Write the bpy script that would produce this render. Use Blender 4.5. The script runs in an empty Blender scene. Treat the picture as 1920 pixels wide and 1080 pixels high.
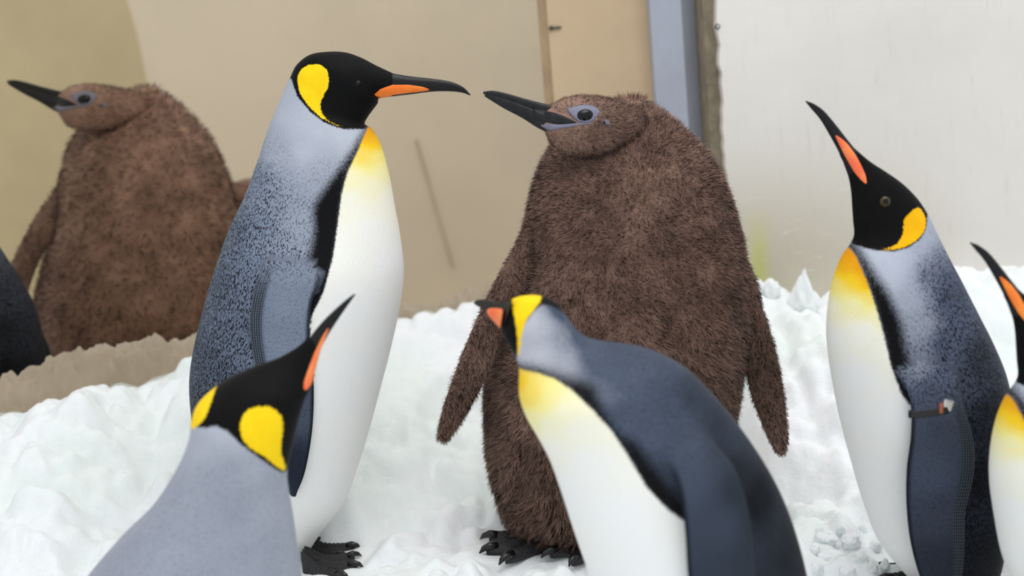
import bpy, bmesh, math, random
import numpy as np
from mathutils import Vector, Matrix
from mathutils.bvhtree import BVHTree
from mathutils.kdtree import KDTree

rng = np.random.default_rng(7)
random.seed(7)
SC = bpy.context.scene
COL = SC.collection

# ------------------------------------------------------------------ camera, world, lights, exposure
F = 2600.0                                   # focal length in pixels of the 1920x1080 frame
CAM_Z = 1.0
PITCH, ROLL = math.radians(10.5), math.radians(-5.0)
cam_d = bpy.data.cameras.new('camera')
cam = bpy.data.objects.new('camera', cam_d)
COL.objects.link(cam)
SC.camera = cam
R3 = Matrix.Rotation(math.pi / 2 - PITCH, 3, 'X') @ Matrix.Rotation(ROLL, 3, 'Z')
cam.matrix_world = Matrix.Translation((0, 0, CAM_Z)) @ R3.to_4x4()
cam_d.sensor_width = 36.0
cam_d.lens = F / 1920 * 36.0
cam_d.clip_start = 0.05
cam_d.clip_end = 60
cam_d.dof.use_dof = True
cam_d.dof.focus_distance = 2.58
cam_d.dof.aperture_fstop = 2.2

w = bpy.data.worlds.new('world')
SC.world = w
w.use_nodes = True
w.node_tree.nodes['Background'].inputs[0].default_value = (0.93, 0.96, 1.0, 1)
w.node_tree.nodes['Background'].inputs[1].default_value = 0.86


def area(name, loc, target, size, energy, color):
    d = bpy.data.lights.new(name, 'AREA')
    d.shape = 'RECTANGLE'
    d.size, d.size_y = size
    d.energy = energy
    d.color = color
    o = bpy.data.objects.new(name, d)
    COL.objects.link(o)
    o.location = loc
    o.rotation_euler = (Vector(target) - Vector(loc)).to_track_quat('-Z', 'Y').to_euler()
    return o


area('ceiling_light_offscreen', (0.7, 1.9, 3.6), (0.1, 2.4, 0), (2.6, 1.8), 52, (1.0, 0.985, 0.96))

vs = SC.view_settings
vs.view_transform = 'Standard'
vs.look = 'None'
vs.exposure = 0.12
vs.gamma = 1.0
vs.use_curve_mapping = False

# ------------------------------------------------------------------ helpers
R3n = np.array(R3)


def at(px, py, Y):
    """pixel of the frame -> point on the upright plane y = Y"""
    d = R3n @ np.array(((px - 960) / F, -(py - 540) / F, -1.0))
    t = Y / d[1]
    return np.array((0, 0, CAM_Z)) + d * t


def ray(px, py):
    d = R3n @ np.array(((px - 960) / F, -(py - 540) / F, -1.0))
    return Vector((0, 0, CAM_Z)), Vector(d).normalized()


def srgb(r, g, b):
    f = lambda c: (c / 255 / 12.92) if c / 255 <= 0.04045 else ((c / 255 + 0.055) / 1.055) ** 2.4
    return (f(r), f(g), f(b), 1.0)


def tag(o, label=None, cat=None, group=None, kind=None):
    for k, v in (('label', label), ('category', cat), ('group', group), ('kind', kind)):
        if v:
            o[k] = v
    return o


def empty(name, loc):
    o = bpy.data.objects.new(name, None)
    COL.objects.link(o)
    o.location = loc
    o.empty_display_size = 0.05
    return o


def obj(name, mesh, mat=None, parent=None):
    o = bpy.data.objects.new(name, mesh)
    COL.objects.link(o)
    if mat and not (mesh.materials and mesh.materials[0]):
        mesh.materials.clear()
        mesh.materials.append(mat)
    if parent:
        o.parent = parent
    return o


def mesh_from(name, V, Fc, smooth=True):
    m = bpy.data.meshes.new(name)
    m.from_pydata([tuple(v) for v in V], [], [tuple(f) for f in Fc])
    m.update()
    if smooth:
        m.polygons.foreach_set('use_smooth', np.ones(len(m.polygons), dtype=bool))
    return m


def fattr(me, name, arr):
    a = me.attributes.get(name) or me.attributes.new(name, 'FLOAT', 'POINT')
    a.data.foreach_set('value', np.ascontiguousarray(arr, dtype=np.float32))


def vattr(me, name, arr):
    a = me.attributes.get(name) or me.attributes.new(name, 'FLOAT_VECTOR', 'POINT')
    a.data.foreach_set('vector', np.ascontiguousarray(arr, dtype=np.float32).ravel())


def coords(me):
    a = np.empty(len(me.vertices) * 3, dtype=np.float32)
    me.vertices.foreach_get('co', a)
    return a.reshape(-1, 3).astype(np.float64)


# --- noise
_P = np.random.default_rng(3).permutation(512)
_P = np.concatenate([_P, _P, _P])
_G = np.random.default_rng(4).uniform(-1, 1, 512)


def vnoise(x, y, z=None):
    if z is None:
        z = np.zeros_like(x)
    xi, yi, zi = np.floor(x).astype(int), np.floor(y).astype(int), np.floor(z).astype(int)
    xf, yf, zf = x - xi, y - yi, z - zi
    s = lambda t: t * t * t * (t * (t * 6 - 15) + 10)
    u, v, ww = s(xf), s(yf), s(zf)
    h = lambda a, b, c: _G[_P[_P[_P[a & 511] + (b & 511)] + (c & 511)]]
    def lerp(a, b, t): return a + (b - a) * t
    x00 = lerp(h(xi, yi, zi), h(xi + 1, yi, zi), u)
    x10 = lerp(h(xi, yi + 1, zi), h(xi + 1, yi + 1, zi), u)
    x01 = lerp(h(xi, yi, zi + 1), h(xi + 1, yi, zi + 1), u)
    x11 = lerp(h(xi, yi + 1, zi + 1), h(xi + 1, yi + 1, zi + 1), u)
    return lerp(lerp(x00, x10, v), lerp(x01, x11, v), ww)


def sstep(x, a, b):
    t = np.clip((x - a) / (b - a), 0, 1)
    return t * t * (3 - 2 * t)


# --- signed distance to polygon (positive inside)
def sdf(P, poly):
    A = np.asarray(poly, float)
    B = np.roll(A, -1, axis=0)
    d2 = np.full(len(P), 1e9)
    inside = np.zeros(len(P), bool)
    for a, b in zip(A, B):
        e = b - a
        wv = P - a
        t = np.clip((wv @ e) / max(e @ e, 1e-12), 0, 1)
        q = wv - t[:, None] * e
        d2 = np.minimum(d2, (q * q).sum(1))
        c = ((a[1] <= P[:, 1]) & (b[1] > P[:, 1])) | ((b[1] <= P[:, 1]) & (a[1] > P[:, 1]))
        with np.errstate(divide='ignore', invalid='ignore'):
            xi = a[0] + (P[:, 1] - a[1]) / (b[1] - a[1]) * (b[0] - a[0])
        inside ^= c & (P[:, 0] < xi)
    return np.sqrt(d2) * np.where(inside, 1, -1)


def px_poly(poly, Y):
    return [(at(x, y, Y)[0], at(x, y, Y)[2]) for x, y in poly]


def smooth_poly(poly, n=6):
    """closed Catmull-Rom through the points"""
    P = np.asarray(poly, float)
    out = []
    k = len(P)
    for i in range(k):
        p0, p1, p2, p3 = P[i - 1], P[i], P[(i + 1) % k], P[(i + 2) % k]
        for t in np.linspace(0, 1, n, endpoint=False):
            out.append(0.5 * (2 * p1 + (p2 - p0) * t + (2 * p0 - 5 * p1 + 4 * p2 - p3) * t * t + (3 * p1 - p0 - 3 * p2 + p3) * t ** 3))
    return [tuple(p) for p in out]


def rbf(P, pts, Y, sig=0.06):
    """smooth scattered interpolation of values given at pixels"""
    C = np.array([(at(x, y, Y)[0], at(x, y, Y)[2]) for x, y, _ in pts])
    vals = np.array([p[2] for p in pts], float)
    d2 = ((P[:, None, :] - C[None]) ** 2).sum(2)
    W = 1.0 / (d2 + (0.25 * sig) ** 2) ** 1.6
    return (W * vals).sum(1) / W.sum(1)


# --- lofted closed body from pairs of outline points
def loft(stations, Y, nseg=72, sub=7, cap=(0.6, 0.6), px=True, sup=1.0):
    """stations: (Lx, Ly, Rx, Ry, kb, off) L/R outline points in pixels, kb depth/width, off depth offset in m"""
    S = []
    for st in stations:
        lx, ly, rx, ry, kb, off = st
        L, Rr = at(lx, ly, Y + off), at(rx, ry, Y + off)
        S.append(np.concatenate([L, Rr, [kb]]))
    S = np.array(S)
    k = len(S)
    rings = []
    tt = []
    for i in range(k - 1):
        p1, p2 = S[i], S[i + 1]
        p0 = S[i - 1] if i else 2 * p1 - p2
        p3 = S[i + 2] if i + 2 < k else 2 * p2 - p1
        for t in np.linspace(0, 1, sub, endpoint=False):
            rings.append(0.5 * (2 * p1 + (p2 - p0) * t + (2 * p0 - 5 * p1 + 4 * p2 - p3) * t * t + (3 * p1 - p0 - 3 * p2 + p3) * t ** 3))
            tt.append(i + t)
    rings.append(S[-1])
    tt.append(k - 1)
    # rounded caps
    def caprings(r0, r1, c):
        out = []
        L, Rr = r0[:3], r0[3:6]
        ctr, half = (L + Rr) / 2, (Rr - L) / 2
        tdir = ctr - (r1[:3] + r1[3:6]) / 2
        tdir /= max(np.linalg.norm(tdir), 1e-9)
        a = np.linalg.norm(half)
        for q in (0.2, 0.4, 0.6, 0.8, 0.93):
            ph = q * math.pi / 2
            cc = ctr + tdir * a * c * math.sin(ph)
            hh = half * math.cos(ph)
            out.append(np.concatenate([cc - hh, cc + hh, [r0[6]]]))
        return out, ctr + tdir * a * c
    c0, tip0 = caprings(rings[0], rings[1], cap[0])
    c1, tip1 = caprings(rings[-1], rings[-2], cap[1])
    allr = c0[::-1] + rings + c1
    tt = [0] * len(c0) + tt + [k - 1] * len(c1)
    V, FC, T, TH = [tip0], [(0, 0, 0)], [0], [0]
    s = 0
    prev = tip0
    yy = np.array((0, 1.0, 0))
    th = np.linspace(0, 2 * math.pi, nseg, endpoint=False)
    for r, t in zip(allr, tt):
        ctr, half = (r[:3] + r[3:6]) / 2, (r[3:6] - r[:3]) / 2
        a = np.linalg.norm(half)
        b = a * r[6]
        s += np.linalg.norm(ctr - prev)
        prev = ctr
        cx, sx = np.cos(th), np.sin(th)
        if sup != 1.0:
            cx = np.sign(cx) * np.abs(cx) ** sup
            sx = np.sign(sx) * np.abs(sx) ** sup
        V.extend(ctr[None] + cx[:, None] * half[None] + sx[:, None] * b * yy[None])
        FC.extend(np.stack([a * np.cos(th), np.full(nseg, s), b * np.sin(th)], 1))
        T.extend([t] * nseg)
        TH.extend(th)
    s += np.linalg.norm(tip1 - prev)
    V.append(tip1)
    FC.append((0, s, 0))
    T.append(k - 1)
    TH.append(0)
    V = np.array(V)
    n = len(allr)
    Fs = []
    idx = lambda i, j: 1 + i * nseg + (j % nseg)
    for j in range(nseg):
        Fs.append((0, idx(0, j), idx(0, j + 1)))
        Fs.append((len(V) - 1, idx(n - 1, j + 1), idx(n - 1, j)))
    for i in range(n - 1):
        for j in range(nseg):
            Fs.append((idx(i, j), idx(i + 1, j), idx(i + 1, j + 1), idx(i, j + 1)))
    return dict(V=V, F=Fs, fc=np.array(FC), t=np.array(T, float), th=np.array(TH), k=k)


def fix_normals(me):
    bm = bmesh.new()
    bm.from_mesh(me)
    bmesh.ops.recalc_face_normals(bm, faces=bm.faces)
    bm.to_mesh(me)
    bm.free()
    me.polygons.foreach_set('use_smooth', np.ones(len(me.polygons), dtype=bool))


def union(name, shells):
    """boolean union of closed shells into one continuous mesh (in world coordinates), with loft data carried over"""
    os_ = []
    for i, sh in enumerate(shells):
        me = mesh_from(name + str(i), sh['V'], sh['F'])
        fix_normals(me)
        o = bpy.data.objects.new('tmp%d' % i, me)
        COL.objects.link(o)
        os_.append(o)
    base = os_[0]
    tot = sum(len(s['V']) for s in shells)
    me = None
    if len(os_) > 1:
        for o in os_[1:]:
            m = base.modifiers.new('b', 'BOOLEAN')
            m.operation = 'UNION'
            m.solver = 'MANIFOLD'
            m.object = o
        dg = bpy.context.evaluated_depsgraph_get()
        me = bpy.data.meshes.new_from_object(base.evaluated_get(dg))
        if len(me.vertices) < 0.4 * tot:
            print('UNION fallback', name, len(me.vertices), tot)
            bm = bmesh.new()
            for o in os_:
                bm.from_mesh(o.data)
            me = bpy.data.meshes.new(name)
            bm.to_mesh(me)
            bm.free()
    else:
        me = base.data.copy()
    for o in os_:
        d = o.data
        bpy.data.objects.remove(o)
        bpy.data.meshes.remove(d)
    me.name = name
    me.polygons.foreach_set('use_smooth', np.ones(len(me.polygons), dtype=bool))
    kd = KDTree(tot)
    i = 0
    for sh in shells:
        for v in sh['V']:
            kd.insert(v, i)
            i += 1
    kd.balance()
    near = np.array([kd.find(v.co)[1] for v in me.vertices])
    fc = np.concatenate([s['fc'] for s in shells])[near]
    t = np.concatenate([s['t'] / (s['k'] - 1) for s in shells])[near]
    u = np.concatenate([np.cos(s['th']) for s in shells])[near]
    sid = np.concatenate([np.full(len(s['V']), j) for j, s in enumerate(shells)])[near]
    return me, fc, t, u, sid


def localise(me, base):
    me.transform(Matrix.Translation(-Vector(base)))
    me.update()


# ------------------------------------------------------------------ node helpers
class NT:
    def __init__(self, name):
        self.m = bpy.data.materials.new(name)
        self.m.use_nodes = True
        self.t = self.m.node_tree
        self.t.nodes.clear()
        self.out = self.t.nodes.new('ShaderNodeOutputMaterial')

    def n(self, typ, **kw):
        nd = self.t.nodes.new(typ)
        for k, v in kw.items():
            setattr(nd, k, v)
        return nd

    def set(self, sock, v):
        if isinstance(v, bpy.types.NodeSocket):
            self.t.links.new(v, sock)
        elif v is not None:
            sock.default_value = v

    def math(self, op, a, b=None, c=None, clamp=False):
        nd = self.n('ShaderNodeMath', operation=op, use_clamp=clamp)
        self.set(nd.inputs[0], a)
        if b is not None:
            self.set(nd.inputs[1], b)
        if c is not None:
            self.set(nd.inputs[2], c)
        return nd.outputs[0]

    def ss(self, x, a, b, lo=0.0, hi=1.0):
        nd = self.n('ShaderNodeMapRange', interpolation_type='SMOOTHSTEP')
        self.set(nd.inputs['Value'], x)
        self.set(nd.inputs['From Min'], a)
        self.set(nd.inputs['From Max'], b)
        self.set(nd.inputs['To Min'], lo)
        self.set(nd.inputs['To Max'], hi)
        return nd.outputs[0]

    def mix(self, f, a, b, bt='MIX'):
        nd = self.n('ShaderNodeMix', data_type='RGBA', blend_type=bt)
        self.set(nd.inputs[0], f)
        self.set(nd.inputs[6], a)
        self.set(nd.inputs[7], b)
        return nd.outputs[2]

    def ramp(self, f, stops):
        nd = self.n('ShaderNodeValToRGB')
        cr = nd.color_ramp
        while len(cr.elements) < len(stops):
            cr.elements.new(0.5)
        for e, (p, c) in zip(cr.elements, stops):
            e.position = p
            e.color = c
        self.set(nd.inputs[0], f)
        return nd.outputs[0]

    def attr(self, name, out='Fac'):
        return self.n('ShaderNodeAttribute', attribute_name=name).outputs[out]

    def map(self, v, scale=(1, 1, 1), rot=(0, 0, 0), loc=(0, 0, 0)):
        nd = self.n('ShaderNodeMapping')
        self.set(nd.inputs[0], v)
        nd.inputs['Scale'].default_value = scale
        nd.inputs['Rotation'].default_value = rot
        nd.inputs['Location'].default_value = loc
        return nd.outputs[0]

    def noise(self, v, scale, detail=2.0, rough=0.5, dist=0.0):
        nd = self.n('ShaderNodeTexNoise')
        self.set(nd.inputs['Vector'], v)
        nd.inputs['Scale'].default_value = scale
        nd.inputs['Detail'].default_value = detail
        nd.inputs['Roughness'].default_value = rough
        nd.inputs['Distortion'].default_value = dist
        return nd.outputs[0]

    def bump(self, h, strength, dist):
        nd = self.n('ShaderNodeBump')
        nd.inputs['Strength'].default_value = strength
        nd.inputs['Distance'].default_value = dist
        self.set(nd.inputs['Height'], h)
        return nd.outputs[0]

    def bsdf(self, color, rough=0.5, normal=None, spec=0.5, **kw):
        nd = self.n('ShaderNodeBsdfPrincipled')
        self.set(nd.inputs['Base Color'], color)
        self.set(nd.inputs['Roughness'], rough)
        self.set(nd.inputs['Specular IOR Level'], spec)
        if normal is not None:
            self.set(nd.inputs['Normal'], normal)
        for k, v in kw.items():
            self.set(nd.inputs[k], v)
        self.t.links.new(nd.outputs[0], self.out.inputs[0])
        return nd

    def obj(self):
        return self.n('ShaderNodeTexCoord').outputs['Object']


def plumage(name, light, mid, deep, fleck, fleck_amt=1.0, fsc=1.0, rowc=srgb(120, 130, 140), earc=((252, 205, 10), (255, 222, 30))):
    """king penguin feathers: zones come from distance fields stored on the mesh"""
    N = NT(name)
    fc = N.attr('fc', 'Vector')
    wob = N.math('MULTIPLY', N.math('SUBTRACT', N.noise(N.map(fc, (1, 0.5, 1)), 420, 2), 0.5), 0.006)
    def zone(a, w=0.0012):
        return N.ss(N.math('ADD', N.attr(a), wob), -w, w)
    dark = N.attr('dark')
    n1 = N.noise(N.map(fc, (1.0, 0.30, 1.0)), 560 * fsc, 0.6, 0.5, 0.35)
    n2 = N.noise(fc, 14, 3)
    dk = N.math('ADD', dark, N.math('MULTIPLY', N.math('SUBTRACT', n2, 0.5), 0.22), clamp=True)
    base = N.ramp(dk, [(0.0, light), (0.5, mid), (1.0, deep)])
    thr = N.math('MULTIPLY_ADD', dark, -0.19, 0.585)
    fl = N.ss(n1, thr, N.math('ADD', thr, 0.11))
    fl = N.math('MULTIPLY', fl, N.ss(dark, 0.06, 0.45, 0.05, 0.95 * fleck_amt))
    back = N.mix(fl, base, fleck)
    # flipper rows
    fu, fv, flip = N.attr('fu'), N.attr('fv'), N.attr('flip')
    nf = N.noise(N.map(fc, (1.0, 0.5, 1.0)), 520 * fsc, 2, 0.6)
    fbase = N.ramp(dark, [(0.0, light), (0.5, mid), (1.0, deep)])
    fbase = N.mix(N.ss(nf, 0.52, 0.66, 0, 0.45 * fleck_amt), fbase, fleck)
    edge = N.ss(fu, 0.48, 0.66)
    wv = N.math('SINE', N.math('MULTIPLY', N.math('ADD', fu, N.math('MULTIPLY', n2, 0.05)), 78.0))
    bead = N.math('SINE', N.math('MULTIPLY', fv, 620.0))
    lines = N.math('MULTIPLY', N.ss(wv, 0.25, 0.8), N.ss(bead, -0.7, 0.3, 0.35, 1.0))
    rows = N.mix(N.math('MULTIPLY', lines, 0.8), fleck, rowc)
    fcol = N.mix(N.math('MULTIPLY', edge, 0.85 * fleck_amt), fbase, rows)
    fcol = N.mix(N.math('MULTIPLY', N.ss(fu, -0.82, -0.97), 0.9), fcol, fleck)
    back = N.mix(flip, back, fcol)
    # black stripe, white front with the yellow breast
    bk = srgb(9, 9, 12)
    body = N.mix(N.math('MULTIPLY', N.ss(N.math('ADD', N.attr('sd_band'), N.math('MULTIPLY', wob, 3.0)), -0.016, 0.008), N.math('SUBTRACT', 1.0, N.attr('flipm'))), back, bk)
    yn = N.math('ADD', N.attr('yel'), N.math('MULTIPLY', N.math('SUBTRACT', N.noise(N.map(fc, (1, .3, 1)), 60, 3), 0.5), 0.06))
    white = N.ramp(yn, [(0.0, srgb(248, 248, 247)), (0.22, srgb(250, 247, 222)), (0.45, srgb(250, 238, 150)), (0.72, srgb(250, 208, 40)), (1.0, srgb(232, 150, 8))])
    wz = N.math('MULTIPLY', zone('sd_white', 0.0022), N.math('SUBTRACT', 1.0, N.ss(N.attr('flipm'), 0.3, 0.7)))
    body = N.mix(wz, body, white)
    head = N.mix(N.ss(N.noise(N.map(fc, (1, .4, 1)), 160, 3, 0.6), 0.62, 0.8, 0, 0.25), srgb(6, 6, 7), srgb(40, 38, 42))
    body = N.mix(zone('sd_head', 0.0018), body, head)
    ear = N.mix(N.noise(fc, 60, 2), srgb(*earc[0]), srgb(*earc[1]))
    body = N.mix(zone('sd_ear', 0.0010), body, ear)
    hgt = N.math('ADD', N.math('MULTIPLY', n1, 1.0), N.math('MULTIPLY', N.math('MULTIPLY', lines, edge), N.math('MULTIPLY', flip, 0.8)))
    bmp = N.bump(hgt, 0.28, 0.0022)
    N.bsdf(body, 0.62, bmp, 0.12, **{'Sheen Weight': 0.03, 'Sheen Roughness': 0.4})
    return N.m


def simple(name, color, rough=0.5, spec=0.5, nscale=60, namt=0.15, bump=0.0, metal=0.0, bdist=0.002, stretch=(1, 1, 1)):
    N = NT(name)
    v = N.map(N.obj(), stretch)
    n = N.noise(v, nscale, 4, 0.6)
    c = N.mix(N.ss(n, 0.3, 0.7, 0, 1), tuple(x * (1 - namt) for x in color[:3]) + (1,), tuple(min(1, x * (1 + namt)) for x in color[:3]) + (1,))
    b = N.bump(n, bump, bdist) if bump else None
    N.bsdf(c, rough, b, spec, Metallic=metal)
    return N.m

# ------------------------------------------------------------------ materials
def snow_mat(name, c1, c2):
    N = NT(name)
    p = N.obj()
    n1 = N.noise(p, 2.2, 4, 0.55)
    n2 = N.noise(p, 90, 4, 0.65)
    n3 = N.noise(p, 420, 2, 0.6)
    col = N.mix(N.ss(n1, 0.38, 0.66), c1, c2)
    h = N.math('ADD', n2, N.math('MULTIPLY', n3, 0.35))
    nd = N.bsdf(col, 0.55, N.bump(h, 0.45, 0.006), 0.35)
    nd.inputs['Subsurface Weight'].default_value = 0.35
    nd.inputs['Subsurface Radius'].default_value = (0.8, 1.0, 1.1)
    nd.inputs['Subsurface Scale'].default_value = 0.012
    return N.m


M = {}
M['snow'] = snow_mat('snow', srgb(246, 249, 252), srgb(236, 243, 240))
M['snow_reflect_tint'] = snow_mat('snow_reflect_tint', srgb(224, 213, 200), srgb(202, 190, 175))  # white snow with the brown, dimmed tone of a glass reflection painted in
M['ice'] = snow_mat('ice', srgb(238, 242, 252), srgb(214, 222, 244))
M['bill'] = simple('bill_black', srgb(11, 11, 13), 0.38, 0.3, 120, 0.4, 0.15, bdist=0.0008)
M['bill_chick'] = simple('bill_chick', srgb(20, 21, 23), 0.45, 0.35, 90, 0.5, 0.3, bdist=0.001)
M['foot'] = simple('foot_skin', srgb(30, 29, 31), 0.5, 0.45, 240, 0.45, 0.9, bdist=0.003)
M['claw'] = simple('claw', srgb(18, 17, 18), 0.3, 0.5, 80, 0.3)
M['skin_pale'] = simple('bare_skin', srgb(124, 124, 142), 0.6, 0.3, 700, 0.35, 0.4, bdist=0.001)
M['band'] = simple('band_plastic', srgb(16, 16, 18), 0.4, 0.5, 80, 0.2)
M['steel'] = simple('steel', srgb(205, 205, 208), 0.3, 0.5, 80, 0.1, metal=0.8)
M['copper'] = simple('copper', srgb(170, 95, 70), 0.4, 0.5, 80, 0.1, metal=0.5)
M['dark_metal'] = simple('dark_metal', srgb(70, 74, 66), 0.45, 0.5, 80, 0.2, metal=0.4)
M['post'] = simple('post_paint', srgb(176, 182, 197), 0.5, 0.4, 9, 0.05)
M['strip'] = simple('strip_edge', srgb(136, 126, 108), 0.8, 0.2, 30, 0.2, 0.4, bdist=0.004)
M['beige'] = simple('beige_panel', srgb(202, 178, 146), 0.7, 0.25, 3, 0.05, 0.05)
M['seam'] = simple('seam_channel', srgb(178, 152, 120), 0.6, 0.3, 12, 0.12)
M['far_tan'] = simple('far_wall_tan', srgb(240, 230, 212), 0.8, 0.2, 1.5, 0.05)
M['far_khaki'] = simple('far_wall_khaki', srgb(214, 202, 168), 0.8, 0.2, 1.5, 0.08)
M['far_line'] = simple('far_wall_edge', srgb(204, 194, 176), 0.8, 0.2, 5, 0.1)


def plate_mat(name, a, b):
    N = NT(name)
    n = N.noise(N.obj(), 26, 2)
    N.bsdf(N.mix(N.ss(n, 0.35, 0.65), a, b), 0.38, None, 0.45)
    return N.m


M['plate_orange'] = plate_mat('plate_orange', srgb(252, 118, 20), srgb(255, 142, 44))
M['plate_coral'] = plate_mat('plate_coral', srgb(250, 112, 66), srgb(255, 140, 78))


def eye_mat(name, iris):
    N = NT(name)
    g = N.n('ShaderNodeVectorMath', operation='LENGTH')
    N.set(g.inputs[0], N.map(N.attr('fc', 'Vector'), (1, 1, 1)))
    d = g.outputs['Value']
    N.bsdf(N.mix(N.ss(d, 0.42, 0.5), srgb(4, 4, 5), N.mix(N.ss(d, 0.8, 0.9), iris, srgb(10, 10, 12))), 0.12, None, 0.3)
    return N.m


M['eye_adult'] = eye_mat('eye_brown', srgb(66, 55, 32))
M['eye_chick'] = eye_mat('eye_dark', srgb(12, 11, 13))


def wall_mat():
    N = NT('wall_painted')
    p = N.obj()
    n1 = N.noise(p, 1.3, 4, 0.6)
    n2 = N.noise(N.map(p, (40, 1, 7)), 1.0, 4, 0.65)
    n3 = N.noise(N.map(p, (9, 1, 46), rot=(0, 0.5, 0)), 1.0, 3, 0.6)
    sp = N.n('ShaderNodeSeparateXYZ')
    N.set(sp.inputs[0], p)
    # object origin sits at the wall's left foot: x to the right, z up
    col = N.mix(N.ss(n1, 0.35, 0.7), srgb(226, 222, 216), srgb(216, 211, 204))
    col = N.mix(N.math('MULTIPLY', N.ss(n2, 0.56, 0.72), 0.25), col, srgb(190, 182, 170))
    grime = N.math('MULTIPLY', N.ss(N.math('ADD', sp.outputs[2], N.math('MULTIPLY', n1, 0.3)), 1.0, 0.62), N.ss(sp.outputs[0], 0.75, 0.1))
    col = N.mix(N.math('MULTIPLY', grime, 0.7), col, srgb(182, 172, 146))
    scr = N.math('MULTIPLY', N.ss(n3, 0.6, 0.68), grime)
    col = N.mix(N.math('MULTIPLY', scr, 0.5), col, srgb(226, 220, 206))
    mossx = N.math('ABSOLUTE', N.math('SUBTRACT', N.math('ADD', sp.outputs[0], N.math('MULTIPLY', n1, 0.10)), 0.118))
    moss = N.math('MULTIPLY', N.ss(mossx, 0.045, 0.0), N.ss(N.math('ADD', sp.outputs[2], N.math('MULTIPLY', n1, 0.1)), 0.70, 0.52))
    col = N.mix(N.math('MULTIPLY', moss, 0.55), col, srgb(190, 196, 70))
    N.bsdf(col, 0.75, N.bump(N.math('ADD', n2, n3), 0.2, 0.004), 0.25)
    return N.m


M['wall'] = wall_mat()


def glass_mat():
    N = NT('tinted_glass')
    tr = N.n('ShaderNodeBsdfTransparent')
    tr.inputs[0].default_value = (0.90, 0.88, 0.84, 1)
    gl = N.n('ShaderNodeBsdfGlossy')
    gl.inputs['Roughness'].default_value = 0.02
    fr = N.n('ShaderNodeFresnel')
    fr.inputs[0].default_value = 1.10
    mx = N.n('ShaderNodeMixShader')
    N.set(mx.inputs[0], fr.outputs[0])
    N.set(mx.inputs[1], tr.outputs[0])
    N.set(mx.inputs[2], gl.outputs[0])
    N.t.links.new(mx.outputs[0], N.out.inputs[0])
    return N.m


M['glass'] = glass_mat()


def down_mat(name, gain=1.0):
    N = NT(name)
    c = N.attr('fcol', 'Color')
    if gain != 1.0:
        c = N.mix(1.0, c, (gain, gain, gain, 1), 'MULTIPLY')
    nd = N.bsdf(c, 0.75, None, 0.18)
    nd.inputs['Sheen Weight'].default_value = 0.10 * gain
    nd.inputs['Sheen Roughness'].default_value = 0.5
    return N.m


M['down'] = down_mat('down_brown')

# ------------------------------------------------------------------ the setting
def box_mesh(name, x0, x1, y0, y1, z0, z1, bev=0.0):
    bm = bmesh.new()
    vs_ = [bm.verts.new(p) for p in [(x0, y0, z0), (x1, y0, z0), (x1, y1, z0), (x0, y1, z0), (x0, y0, z1), (x1, y0, z1), (x1, y1, z1), (x0, y1, z1)]]
    for f in [(3, 2, 1, 0), (4, 5, 6, 7), (0, 1, 5, 4), (1, 2, 6, 5), (2, 3, 7, 6), (3, 0, 4, 7)]:
        bm.faces.new([vs_[i] for i in f])
    if bev:
        bmesh.ops.bevel(bm, geom=bm.edges[:], offset=bev, segments=2, affect='EDGES', profile=0.5)
    me = bpy.data.meshes.new(name)
    bm.to_mesh(me)
    bm.free()
    return me


def prism_mesh(name, plan, z0, z1):
    n = len(plan)
    V = [(x, y, z0) for x, y in plan] + [(x, y, z1) for x, y in plan]
    Fs = [tuple(range(n))[::-1], tuple(range(n, 2 * n))] + [(i, (i + 1) % n, n + (i + 1) % n, n + i) for i in range(n)]
    me = mesh_from(name, V, Fs, smooth=False)
    bm = bmesh.new(); bm.from_mesh(me); bmesh.ops.recalc_face_normals(bm, faces=bm.faces); bm.to_mesh(me); bm.free()
    return me


GL0 = at(0, 700, 3.0)[0], 3.0
GL1 = at(1034, 300, 3.70)[0], 3.70
GS = (GL1[1] - GL0[1]) / (GL1[0] - GL0[0])
glass_y = lambda x: GL0[1] + (x - GL0[0]) * GS
XR = at(1352, 150, 3.40)[0]                  # left edge of the pale right wall
XP0, XP1, XP2 = at(1224, 100, 3.6)[0], at(1283, 100, 3.54)[0], at(1340, 100, 3.62)[0]
ZT = 2.6


def wall_front(x):
    g = GL0[1] + (x - GL0[0]) * GS
    w_ = np.where(x < GL1[0], g, 3.66)
    return np.where(x > XR - 0.03, 3.40, w_)


# glass wall: a pane held by a thin seam channel
gx0 = -2.6
nrm = np.array((-GS, 1.0)); nrm /= np.linalg.norm(nrm)
pane_me = prism_mesh('pane', [(gx0, glass_y(gx0)), GL1, (GL1[0] + nrm[0] * .012, GL1[1] + nrm[1] * .012), (gx0 + nrm[0] * .012, glass_y(gx0) + nrm[1] * .012)], -0.1, ZT)
win = obj('window_1', pane_me, M['glass'])
tag(win, 'large tinted glass pane with brown chicks behind it', kind='structure')
ch = obj('trim_1', prism_mesh('seam', [(GL1[0] - .004, 3.685), (GL1[0] + .018, 3.67), (GL1[0] + .018, 3.72), (GL1[0] - .004, 3.72)], -0.1, ZT), M['seam'])
tag(ch, 'thin vertical channel at the edge of the glass pane', kind='structure')
wb = obj('wall_back', box_mesh('wall_back', GL1[0] + .018, XP0 + .02, 3.66, 3.70, -0.1, ZT), M['beige'])
tag(wb, 'flat beige wall panel beside the grey post', kind='structure')
ps = obj('trim_2', prism_mesh('post', [(XP0, 3.60), (XP1, 3.545), (XP2, 3.62), (XP2, 3.70), (XP0, 3.70)], -0.1, ZT), M['post'])
tag(ps, 'blue-grey painted metal corner post', kind='structure')
st = obj('trim_3', box_mesh('strip', XR - .028, XR + .03, 3.445, 3.70, -0.1, ZT), M['strip'])
tag(st, 'rough khaki strip along the edge of the pale wall', kind='structure')
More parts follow.
